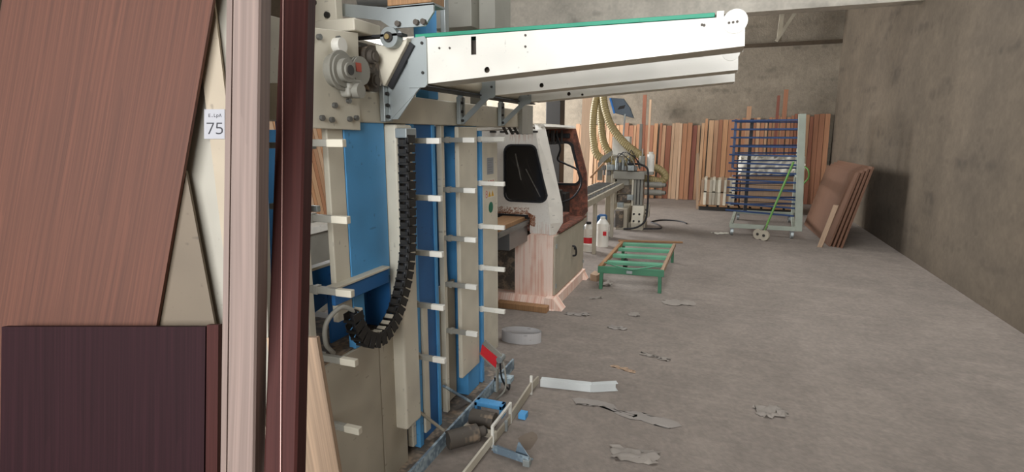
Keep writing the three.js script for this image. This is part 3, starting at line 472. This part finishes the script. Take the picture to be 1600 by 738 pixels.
// ---------------------------------------------------------------- the drilling machine behind, with its hoses
{
  const t = thing('drilling_machine', 'grey and cream drilling machine with cylinders, motors and a roller table beyond the planer', 'machine', [-1.4, 0, -9.5]);
  const z = -9.5;
  part('base_foot', prismX([[-9.75, 0], [-9.25, 0], [-9.22, .12], [-9.36, .40], [-9.64, .40], [-9.78, .12]], -1.32, -1.12, [], .01), M.cream, t);
  part('base_foot', prismX([[-9.75, 0], [-9.2, 0], [-9.2, .36], [-9.75, .40]], -1.58, -1.38, [], .01), M.creamDirty, t);
  for (const [x, y] of [[-1.27, .16], [-1.18, .16], [-1.27, .28], [-1.18, .28], [-1.07, .30], [-1.07, .36]]) part('bolt_hole', rod([x, y, -9.215], [x, y, -9.2], .018, 10), M.dark, t);
  part('base_bar', [box(-1.58, -1.1, 0, .1, -9.7, -9.4, .005), box(-1.11, -1.03, .22, .44, -9.4, -9.3, .02)], M.creamDirty, t);
  part('column', [box(-1.31, -1.16, .38, .98, -9.55, -9.38, .006)], M.greyPaint, t);
  part('guide_slot', [box(-1.27, -1.255, .42, .9, -9.382, -9.372), box(-1.215, -1.20, .42, .9, -9.382, -9.372)], M.dark, t);
  part('crosshead', [box(-1.66, -1.14, .85, .98, -9.52, -9.34, .008), box(-1.64, -1.4, .74, .85, -9.5, -9.38, .006)], M.greyPaint, t);
  part('drill_unit', [box(-1.62, -1.34, .60, .74, -9.55, -9.4, .01), box(-1.6, -1.36, .44, .58, -9.55, -9.4, .02)], M.dirtySteel, t);
  for (let k = 0; k < 3; k++) part('drill_unit', [rod([-1.62 + k * .1, 1.0, -9.43], [-1.62 + k * .1, 1.16, -9.43], .03, 12), rod([-1.62 + k * .1, 1.16, -9.43], [-1.62 + k * .1, 1.2, -9.43], .018, 10)], M.galv, t);
  part('air_cylinder', [rod([-1.20, 1.06, -9.45], [-1.20, 1.24, -9.45], .05, 16), rod([-1.20, 1.24, -9.45], [-1.20, 1.36, -9.45], .012, 8)], M.greyPaint, t);
  part('air_cylinder', [rod([-1.06, .97, -9.45], [-1.06, 1.27, -9.45], .062, 18), rod([-1.06, 1.27, -9.45], [-1.06, 1.31, -9.45], .04, 14)], M.white, t);
  part('cylinder_mount', box(-1.24, -1.0, .93, .985, -9.52, -9.36, .006), M.greyPaint, t);
  for (const y of [.76, .63]) { part('side_motor', [rod([-1.14, y, -9.45], [-.86, y, -9.45], .05, 16), rod([-.86, y, -9.45], [-.80, y, -9.45], .035, 14)], M.greyPaint, t); part('motor_cap', [rod([-.80, y, -9.45], [-.785, y, -9.45], .022, 12)], M.dark, t); }
  for (const [x, y] of [[-1.72, 1.0], [-1.36, .995], [-1.52, .36], [-1.36, .5]]) part('valve_block', [box(x - .05, x + .05, y, y + .09, -9.4, -9.3, .006), rod([x, y + .045, -9.3], [x, y + .045, -9.27], .02, 10)], M.galv, t);
  for (let k = 0; k < 4; k++) part('air_line', tube([[-1.7 + k * .1, 1.12, -9.36], [-1.68 + k * .1, 1.25 + k * .03, -9.33], [-1.5 + k * .07, 1.2, -9.32], [-1.4 + k * .06, 1.02, -9.36]], .007, 24), k % 2 ? M.rubber : M.greyPaint, t);
  part('guard_plate', box(-1.70, -1.60, .42, .92, -9.46, -9.38, .006), M.creamDirty, t);
  part('side_plate', prismX([[-9.36, .40], [-9.36, .98], [-9.62, .98], [-9.70, .40]], -1.345, -1.315), M.cream, t);
  part('bracket_arch', prismZ([[-1.98, .80], [-1.90, .80], [-1.90, 1.07], [-1.86, 1.14], [-1.74, 1.24], [-1.74, 1.32], [-1.90, 1.22], [-1.98, 1.10]], -9.62, -9.55), M.greyPaint, t, 'grey arched bracket');
  part('housing', [box(-1.76, -1.46, 1.22, 1.56, -9.95, -9.7, .01)], M.white, t, 'white switch housing');
  part('back_column', [box(-1.86, -1.4, 0, 1.22, -9.95, -9.72, .01)], M.creamDirty, t);
  part('post', box(-1.34, -1.29, 1.0, 1.78, -10.02, -9.97, .004), M.greyPaint, t);
  part('clutter', [...Array(14)].map((_, k) => { const x = -1.85 + (k % 7) * .09, y = k < 7 ? .99 : .90; return k % 2 ? rod([x, y, -9.5], [x, y + .13, -9.5], .022, 10) : box(x - .03, x + .03, y, y + .08, -9.52, -9.44, .006); }), M.steel, t);
  // roller table towards the planer
  part('table_frame', [box(-1.94, -1.90, .70, .78, -9.4, -6.3, .004), box(-1.52, -1.48, .70, .78, -9.4, -6.3, .004), box(-1.62, -1.59, .72, .80, -9.4, -6.3, .003)], M.creamDirty, t);
  for (let k = 0; k < 16; k++) part('table_roller', rod([-1.9, .77, -6.5 - k * .18], [-1.52, .77, -6.5 - k * .18], .025, 12), M.steel, t);
  for (const [x, zz] of [[-1.50, -7.15], [-1.50, -8.45], [-1.92, -7.15], [-1.92, -8.45]]) part('table_leg', box(x - .025, x + .025, 0, .70, zz - .025, zz + .025, .004), M.creamDirty, t);
  part('cross_rail', box(-1.92, -1.5, .1, .13, -7.17, -7.13, .003), M.white, t);
  part('drive_motor', [box(-1.72, -1.58, .08, .36, -8.5, -8.28, .03), box(-1.75, -1.55, 0, .08, -8.5, -8.25)], M.blueDark, t, 'blue drive motor under the table');
  part('drive_motor', [rod([-1.44, .13, -8.7], [-1.44, .40, -8.7], .08, 16)], M.dirtySteel, t);
  part('air_hose', tube([[-1.45, 1.10, -9.4], [-1.2, 1.10, -9.33], [-1.10, 1.04, -9.32], [-1.07, .80, -9.3], [-1.06, .4, -9.28], [-1.09, .16, -9.24], [-1.22, .06, -9.15], [-1.42, .03, -9.12]], .016, 60), M.rubber, t, 'black air hose hanging down the column');
  part('air_hose', tube([[-1.62, 1.2, -9.43], [-1.5, 1.3, -9.4], [-1.32, 1.22, -9.36], [-1.24, 1.12, -9.4]], .010, 30), M.rubber, t);
  part('panel_pole', [bar([-1.60, 1.56, -9.85], [-1.60, 1.95, -9.97], .025)], M.galv, t);
  const pn = part('control_panel', prismZ([[-1.86, 2.24], [-1.64, 2.22], [-1.52, 2.06], [-1.45, 1.88], [-1.78, 1.97]], -10.06, -9.96, [], .008), std('#5f6b78', .5, { map: grime }), t, 'slanted grey and blue control panel on a pole');
  part('panel_edge', bar([-1.875, 2.235, -9.99], [-1.79, 1.97, -9.99], .03, .09), std('#2f7fd0', .5), pn, 'bright blue panel edge');
  part('panel_recess', slab([-1.70, 2.09, -9.957], [-1.60, 2.11, -9.957], [-1.62, 2.05, -9.957], [-1.74, 2.03, -9.957], .004), M.dark, pn);
}
const DM = scene.getObjectByName('drilling_machine');
const hoseLab = ['beige extraction hose looping down at the left above the drilling machine', 'beige extraction hose hanging between the looped hose and the diagonal hose', 'beige extraction hose running diagonally down to the drill heads', 'short beige extraction hose curling at the right of the drill heads', 'beige extraction hose lying across the grey arched bracket'];
[
  [[-2.12, 2.31, -10], [-2.16, 2.0, -9.95], [-2.15, 1.55, -9.9], [-2.05, 1.24, -9.8], [-1.88, 1.16, -9.75], [-1.72, 1.2, -9.72]],
  [[-2.08, 2.31, -10.1], [-2.06, 1.9, -10.1], [-1.98, 1.45, -10.05], [-1.86, 1.27, -10.0], [-1.66, 1.18, -9.98]],
  [[-1.99, 2.31, -9.87], [-1.93, 2.05, -9.8], [-1.78, 1.72, -9.72], [-1.5, 1.42, -9.62], [-1.3, 1.28, -9.56], [-1.22, 1.22, -9.54]],
  [[-1.03, 1.05, -9.7], [-.90, .98, -9.7], [-.83, .88, -9.7], [-.90, .80, -9.7], [-1.08, .83, -9.7], [-1.3, .86, -9.68]],
  [[-1.74, 1.08, -9.66], [-1.55, 1.1, -9.64], [-1.45, 1.16, -9.62], [-1.38, 1.24, -9.62], [-1.36, 1.3, -9.6]],
].forEach((p, i) => {
  const c = curve(p), n = Math.round(c.getLength() / .04), h = part('extraction_hose', uvBox(new THREE.TubeGeometry(c, n * 2, .062, 12)), M.hose, DM, hoseLab[i]);
  const ribs = []; for (let k = 0; k < n; k++) { const u = (k + .5) / n, q = c.getPointAt(u), d = c.getTangentAt(u); ribs.push(uvBox(new THREE.TorusGeometry(.063, .007, 5, 14)).applyQuaternion(Q.setFromUnitVectors(V(0, 0, 1), d)).translate(q.x, q.y, q.z)); }
  part('spiral_rib', ribs, M.hose, h);
});
{
  const t = thing('hose_manifold', 'brown grey extraction duct dropping from the roof above the hoses', 'duct', [-2.05, 2.3, -10]);
  part('duct', [rod([-2.05, 2.38, -10], [-2.05, 5.0, -10], .16, 20), rod([-2.05, 2.375, -10], [-2.05, 2.40, -10], .2, 20)], M.galv, t);
}
for (const [x, z, s, lab, c1] of [[-1.62, -7.32, 1, 'white plastic canister with a red label under the roller table, nearer the planer', 0], [-1.50, -7.72, 1.05, 'white plastic canister with a small red square, standing free at the table leg', 1]]) {
  const t = thing('canister', lab, 'canister', [x, 0, z]);
  part('body', [rod([x, 0, z], [x, .32 * s, z], .082 * s, 20), rod([x, .32 * s, z], [x, .38 * s, z], .082 * s, 20, .04)], M.white, t);
  part('cap', rod([x, .38 * s, z], [x, .41 * s, z], .036, 14), c1 ? M.white : M.rubber, t);
  part('label_patch', c1 ? box(x + .02, x + .07, .17, .23, z + .074, z + .083) : [rod([x, .12, z], [x, .20, z], .0835, 20)], M.red, t, 'red label');
}
solo('slanted_batten', bar([-2.05, .86, -9.3], [-1.83, 1.12, -9.36], .06, .03), M.batten, 'tan batten leaning between the planer hood and the drilling machine', 'timber');
solo('floor_cable', tube([[-1.18, .012, -9.35], [-1.0, .012, -9.42], [-.85, .012, -9.5], [-.95, .012, -9.95], [-1.08, .012, -10.15], [-.95, .012, -10.45], [-.75, .012, -10.5], [-.55, .012, -10.4], [-.46, .012, -10.2]], .012, 70), M.rubber, 'black cable snaking over the floor beside the drilling machine', 'cable');

// ---------------------------------------------------------------- green cart
{
  const t = thing('green_cart', 'low green steel cart frame with four cross bars on the open floor', 'cart', [-.78, 0, -6.4]);
  const A = [-1.085, -5.50], B = [-.46, -5.56], C = [-.447, -7.0], D = [-1.085, -6.9], Y = .23;
  const P = (a, b, u) => [a[0] + (b[0] - a[0]) * u, a[1] + (b[1] - a[1]) * u];
  part('front_bar', bar([A[0] - .02, Y - .02, A[1]], [B[0] + .02, Y - .02, B[1]], .04, .07, .004), M.green, t);
  part('side_bar', bar([A[0], Y, A[1]], [D[0], Y, D[1]], .04, .045, .004), M.batten, t, 'dusty tan side bar');
  part('side_bar', bar([B[0], Y, B[1]], [C[0], Y, C[1]], .035, .045, .004), M.pine, t, 'dusty tan side bar');
  for (const u of [.22, .48, .74, .98]) { const a = P(A, D, u), b = P(B, C, u); part('cross_bar', bar([a[0], Y - .01, a[1]], [b[0], Y - .01, b[1]], .10, .03, .003), M.greenTop, t); }
  for (const [p, s] of [[A, 1], [B, -1], [C, -1], [D, 1]]) part('leg', bar([p[0] + .02 * s, Y - .03, p[1]], [p[0] + .015 * s, 0.0, p[1]], .035, .035, .003), M.green, t);
  part('swivel_wheel', [rod([-.93, .09, -6.35], [-.97, .09, -6.35], .06, 16), box(-.96, -.94, .09, .21, -6.38, -6.32)], M.dark, t);
  part('tow_handle', tube([[-1.06, Y + .03, -5.62], [-.9, Y + .02, -5.53], [-.77, Y + .01, -5.5], [-.65, Y + .02, -5.54], [-.49, Y + .03, -5.7]], .007, 30), M.greenTop, t);
  part('latch', box(-.81, -.75, .19, .22, -5.51, -5.49, .003), M.galv, t);
}
solo('cart_batten', bar([-1.34, .012, -8.15], [-.42, .012, -8.36], .06, .02, .002), M.batten, 'brown batten lying on the floor behind the green cart', 'timber');
solo('tan_offcut', prismY([[-1.25, -5.80], [-1.17, -5.76], [-1.14, -5.88], [-1.24, -5.98]], 0, .07), M.pine, 'small tan wooden offcut by the corner of the planer plinth', 'offcut');

// ---------------------------------------------------------------- drying rack
{
  const t = thing('drying_rack', 'wheeled drying rack with many dark blue bars on a grey upright frame', 'rack', [.7, 0, -10.2]);
  const zf = -9.35, zb = -11.1, XL = .24, X1 = 1.22;
  part('base_bar', box(XL, X1, .12, .185, zf - .03, zf + .03, .004), M.rackGrey, t);
  part('base_bar', box(XL + .1, X1 + .16, .12, .185, zb - .03, zb + .03, .004), M.rackGrey, t);
  part('base_bar', bar([XL + .02, .15, zf], [XL + .13, .15, zb], .05, .06, .004), M.rackGrey, t);
  part('base_bar', bar([X1 - .05, .15, zf], [X1 + .12, .15, zb], .05, .06, .004), M.rackGrey, t);
  part('upright', bar([1.235, .12, zf], [1.135, 1.90, zf], .10, .07, .005, [0, 0, 1]), M.rackGrey, t, 'tall pale grey upright');
  part('upright', bar([1.35, .12, zb], [1.34, 1.96, zb], .06, .06, .004), M.rackGrey, t);
  part('brace_post', box(.50, .56, .18, 1.88, zb + .1, zb + .16, .004), M.rubber, t);
  part('brace_post', box(.21, .25, 1.05, 1.84, zf - .45, zf - .41, .004), M.rackBlue, t);
  for (const [px, z] of [[.28, zf], [1.15, zf], [.42, zb], [1.30, zb]]) {
    const c = part('caster', [rod([px - .02, .055, z], [px + .02, .055, z], .055, 18)], M.galv, t);
    part('fork', [box(px - .03, px - .023, .05, .12, z - .03, z + .02), box(px + .023, px + .03, .05, .12, z - .03, z + .02), box(px - .03, px + .03, .108, .12, z - .03, z + .03)], M.steel, c);
  }
  const ys = [1.815, 1.68, 1.545, 1.405, 1.27, 1.135, 1.0, .865, .73, .60, .47, .35];
  for (const [k, y] of ys.entries()) {
    part('shelf_bar', [bar([.17, y, zf - .42], [1.165 - (y - .12) * .01, y, zf - .03], .036, .026, .003)], M.rackBlue, t);
    part('shelf_bar', [bar([.26, y, zb + .5], [1.36, y, zb + .03], .036, .026, .003)], M.rackBlue, t);
  }
  part('side_rail', [bar([1.13, 1.86, zf], [1.33, 1.9, zb], .04), bar([1.19, .9, zf], [1.33, .9, zb], .04)], M.rackGrey, t);
}
{
  const t = thing('tow_bar', 'green tow bar with two small wheels leaning against the drying rack', 'trolley', [.75, 0, -9.05]);
  part('bar', rod([.73, .13, -9.06], [1.07, 1.19, -9.27], .016, 10), M.strap, t);
  part('fork', bar([.70, .06, -9.05], [.76, .22, -9.08], .05, .03), M.dirtySteel, t);
  for (const [x, z] of [[.655, -9.1], [.735, -9.0]]) { const w = part('wheel', rod([x - .018, .08, z], [x + .018, .08, z], .08, 22).translate(-x, 0, -z).rotateY(.9).translate(x, 0, z), M.creamDirty, t); part('hub', rod([x - .024, .08, z], [x + .024, .08, z], .022, 12).translate(-x, 0, -z).rotateY(.9).translate(x, 0, z), M.dark, w); }
}
solo('green_strap', tube([[1.43, 1.05, -11.0], [1.50, .98, -10.9], [1.52, .85, -10.9], [1.44, .70, -10.95], [1.42, .6, -11.0]], .014, 30), M.strap, 'green strap hanging off the right side of the drying rack', 'strap');

// ---------------------------------------------------------------- pallets of strips behind the rack
{
  const t = thing('pallet', 'dark pallet under the bundle of white wrapped strips by the back wall', 'pallet', [.5, 0, -12.6]);
  for (const z of [-12.3, -12.7, -13.1]) part('bearer', box(-.32, 1.55, 0, .09, z - .05, z + .05), M.dark, t);
  for (let k = 0; k < 9; k++) part('slat', box(-.34 + k * .21, -.34 + k * .21 + .16, .09, .115, -13.2, -12.2, .002), M.batten, t);
}
{
  for (let k = 0; k < 12; k++) for (let j = 0; j < 2; j++) {
    const x = -.30 + k * .056, y = .116 + j * (.27 + .02 * (k % 3 === 1));
    solo('wrapped_strip', box(x, x + .0552, y, y + .265, -13.1 + rr(0, .1), -12.28 + rr(-.02, .02), .006), [M.cream, M.pine, M.creamDirty][(k * 5 + 1) % 7 % 3], 'pale end of a wrapped strip in the stack left of the drying rack', 'strip', 'stack of pale wrapped strips');
  }
  const t = thing('wrapped_bundle', 'taller bundle of boards under crumpled white film seen through the rack', 'bundle', [1.0, .116, -12.6]);
  part('boards', [...Array(6)].map((_, k) => box(.48, 1.56, .118 + k * .115, .118 + k * .115 + .105, -13.1, -12.25 + rr(-.05, .05), .004)), M.pine, t);
  part('film', (() => { const g = new THREE.BoxGeometry(1.16, .34, .95, 24, 7, 18), p = g.attributes.position, n = noise(23, 23, 77); for (let i = 0; i < p.count; i++) { const d = (n(p.getX(i) * .9 + 2, p.getZ(i) * 1.1 + p.getY(i)) - .5) * .07; p.setXYZ(i, p.getX(i) + d, p.getY(i) + d * 1.2, p.getZ(i) + d); } g.computeVertexNormals(); return uvBox(g.toNonIndexed()).translate(1.02, .97, -12.66); })(), M.foam, t, 'crumpled white film');
}
solo('pallet_post', bar([-.36, .0, -12.4], [-.42, 1.2, -12.45], .05), M.pine, 'upright pale batten at the left end of the strip stack', 'timber');

// ---------------------------------------------------------------- sheets leaning at the right wall
for (let k = 0; k < 4; k++) {
  const d = k * .045, e = k * .03;
  solo('brown_panel', slab([1.80 + d, 1.07 + e, -10.95 + e], [1.86 + d, 1.07 + e, -8.9 + e], [1.58 + d, .002, -8.85 + e], [1.52 + d, .002, -10.9 + e], .025), M.plywood, ['brown veneered sheet leaning foremost at the right of the drying rack', 'second brown sheet of the leaning row right of the rack', 'third brown sheet of the leaning row right of the rack', 'rearmost brown sheet of the leaning row right of the rack'][k], 'sheet');
}
solo('sheet_prop', slab([1.56, .62, -8.72], [1.62, .62, -8.70], [1.475, .002, -8.72], [1.415, .002, -8.74], .03), M.pine, 'short pale board propped slanting against the brown sheets', 'board');

// ---------------------------------------------------------------- the row of planks along the back wall
const backLabel = { left: 'plank in the back row behind the planer hood and the hoses', mid: 'plank in the back row between the drilling machine and the wrapped strips', right: 'plank in the back row behind the drying rack', end: 'plank in the back row right of the grey rack upright' };
const toneWord = ['orange-tan', 'light brown', 'reddish brown', 'pale tan', 'dark reddish', 'dusty tan', 'very pale', 'dark mahogany', 'honey brown'];
{
  let x = -3.6;
  while (x < 2.26) {
    const w = rr(.055, .135), sec = x < -1.95 ? 'left' : x < -.4 ? 'mid' : x < 1.2 ? 'right' : 'end', h = (sec === 'left' || sec === 'mid' ? 1.84 : sec === 'right' ? 1.95 : 2.02) + rr(-.03, .05), lean = .28 + rr(-.03, .03);
    const tn = [0, 3, 1, 5, 8, 3, 0, 2, 5, 6, 1, 0, 8, 4, 3, 5, 1, 7, 0, 2][Math.floor(rnd() * (sec === 'left' ? 13 : 20))], tone = plankTones[tn];
    solo('plank', slab([x, h, ZB + .06], [x + w - .008, h, ZB + .06], [x + w - .008, .002, ZB + .06 + lean], [x, .002, ZB + .06 + lean], .03), tone, toneWord[tn] + ' ' + backLabel[sec], 'plank', toneWord[tn] + ' ' + { left: 'planks behind the hoses', mid: 'planks beyond the open floor', right: 'planks behind the rack', end: 'planks in the far right corner' }[sec]);
    x += w + (rnd() < .12 ? rr(.02, .05) : rr(0, .006));
  }
}
for (const [x, w, h, m, lab] of [[-1.84, .09, 2.56, 4, 'tall reddish plank rising above the back row over the drilling machine'], [-1.68, .05, 2.44, 6, 'tall thin pale plank beside the tall reddish one above the drilling machine'], [1.30, .09, 2.60, 2, 'tallest brown plank standing above the row behind the rack'], [1.17, .06, 2.47, 7, 'tall dark plank just left of the tallest one behind the rack'], [.55, .10, 2.24, 5, 'plank standing a head above the row at the left end of the rack'], [-.93, .06, 1.86, 6, 'whitish plank in the middle of the back row']])
  solo('tall_plank', slab([x, h, ZB + .40], [x + w, h, ZB + .40], [x + w, .002, ZB + .50], [x, .002, ZB + .50], .03), plankTones[m], lab, 'plank');
// light boards and a plain dark box in the gap seen left, above the hood
solo('pale_board', slab([-3.0, 2.6, -12.6], [-2.78, 2.6, -12.6], [-2.78, .002, -12.3], [-3.0, .002, -12.3], .03), M.pine, 'wide pale board standing beyond the planer hood', 'board');
solo('dark_box', box(-3.85, -3.5, 0, 2.5, -12.9, -12.5, .01), M.dark, 'dark tall box half hidden beyond the planer hood', 'cabinet');
// far left, seen past the stacker
{
  let z = -7.6, k = 0;
  while (z < -5.1) { const w = rr(.05, .09); solo('leaning_slat', slab([-5.2, 2.3, z + .25], [-5.2, 2.3, z + .25 + w - .006], [-4.95, .002, z + w - .006], [-4.95, .002, z], .03), plankTones[[3, 0, 6, 5, 1][k++ % 5]], 'orange slat in the leaning stack seen past the left of the stacker', 'plank', 'slats left of the stacker'); z += w + .006; }
}
{
  const t = thing('grey_cabinet', 'grey cabinet with a white top behind the left bay of the stacker', 'cabinet', [-3.4, 0, -3.95]);
  part('body', box(-3.7, -3.3, 0, .74, -4.15, -3.55, .006), M.greyPaint, t);
  part('top', box(-3.72, -3.28, .74, .80, -4.17, -3.53, .004), M.white, t);
}

// ---------------------------------------------------------------- litter on the floor
function scrap(x, z, w, d, h, n, label, mat = M.film, turn = 0) {
  const g = new THREE.PlaneGeometry(w, d, 10, 7).rotateX(-Math.PI / 2), p = g.attributes.position, q = noise(9, 9, n), e = noise(7, 7, n + 50);
  for (let i = 0; i < p.count; i++) { const u = p.getX(i) / w + .5, v = p.getZ(i) / d + .5, f = .75 + .5 * e(u, v); p.setXYZ(i, p.getX(i) * f, .002 + .55 * h * Math.pow(q(u, v), 2), p.getZ(i) * f + w * .15 * (e(v, u) - .5)); }
  const b = g.clone(), pb = b.attributes.position; for (let i = 0; i < pb.count; i++) pb.setY(i, pb.getY(i) - .0015);
  const ix = b.index.array; for (let i = 0; i < ix.length; i += 3) { const s = ix[i]; ix[i] = ix[i + 1]; ix[i + 1] = s; }
  g.computeVertexNormals(); b.computeVertexNormals();
  solo('litter_scrap', [g, b].map(a => uvBox(a).rotateY(turn).translate(x, .0005, z)), mat, label, 'scrap');
}
scrap(-.27, -5.29, .26, .16, .03, 11, 'crumpled pale scrap on the floor right of the green cart', M.film, .3);
scrap(-.62, -4.78, .10, .10, .03, 12, 'small white shred on the floor in front of the green cart', M.film);
scrap(-.70, -4.38, .14, .07, .02, 13, 'brownish shred on the floor ahead of the planer foot', M.greyFelt);
scrap(-.34, -3.87, .22, .05, .03, 14, 'curled pale strip on the floor beyond the bent channel', M.film, -.3);
scrap(-.52, -3.58, .16, .04, .012, 15, 'thin pale splinter on the floor just beyond the bent channel', M.pine, -.3);
scrap(-.42, -2.98, .55, .06, .006, 16, 'long flat dusty strip on the floor in front of the bent channel', M.greyFelt, -.15);
scrap(.385, -3.28, .18, .14, .05, 17, 'torn light scrap alone on the open floor at right', M.film, .5);
scrap(-.30, -2.56, .22, .12, .045, 18, 'crumpled pale scrap nearest the camera on the floor', M.film, .1);
scrap(.13, -9.42, .26, .16, .03, 19, 'pale dust heap beside the left caster of the rack', M.foam, .4);
scrap(-1.06, -5.66, .14, .12, .07, 20, 'translucent plastic crumple between planer and green cart', M.film, .2);
scrap(-1.10, -4.60, .2, .08, .03, 21, 'grey shred at the plinth foot of the planer', M.greyFelt, .2);
scrap(-1.05, -5.15, .14, .05, .02, 22, 'white sliver on the floor beside the planer cabinet', M.film, .6);
solo('brown_patch', prismY([...Array(14)].map((_, k) => [-.846 + .05 * Math.cos(k * .449) * rr(.7, 1.25), -2.50 - .09 * Math.sin(k * .449) * rr(.85, 1.1)]).reverse(), 0, .0008), std('#7d7064', .9, { map: grime }), 'dark brown patch on the floor beside the small bracket', 'blotch');  // thin dark patch laid flat on the floor

renderer.render(scene, camera);
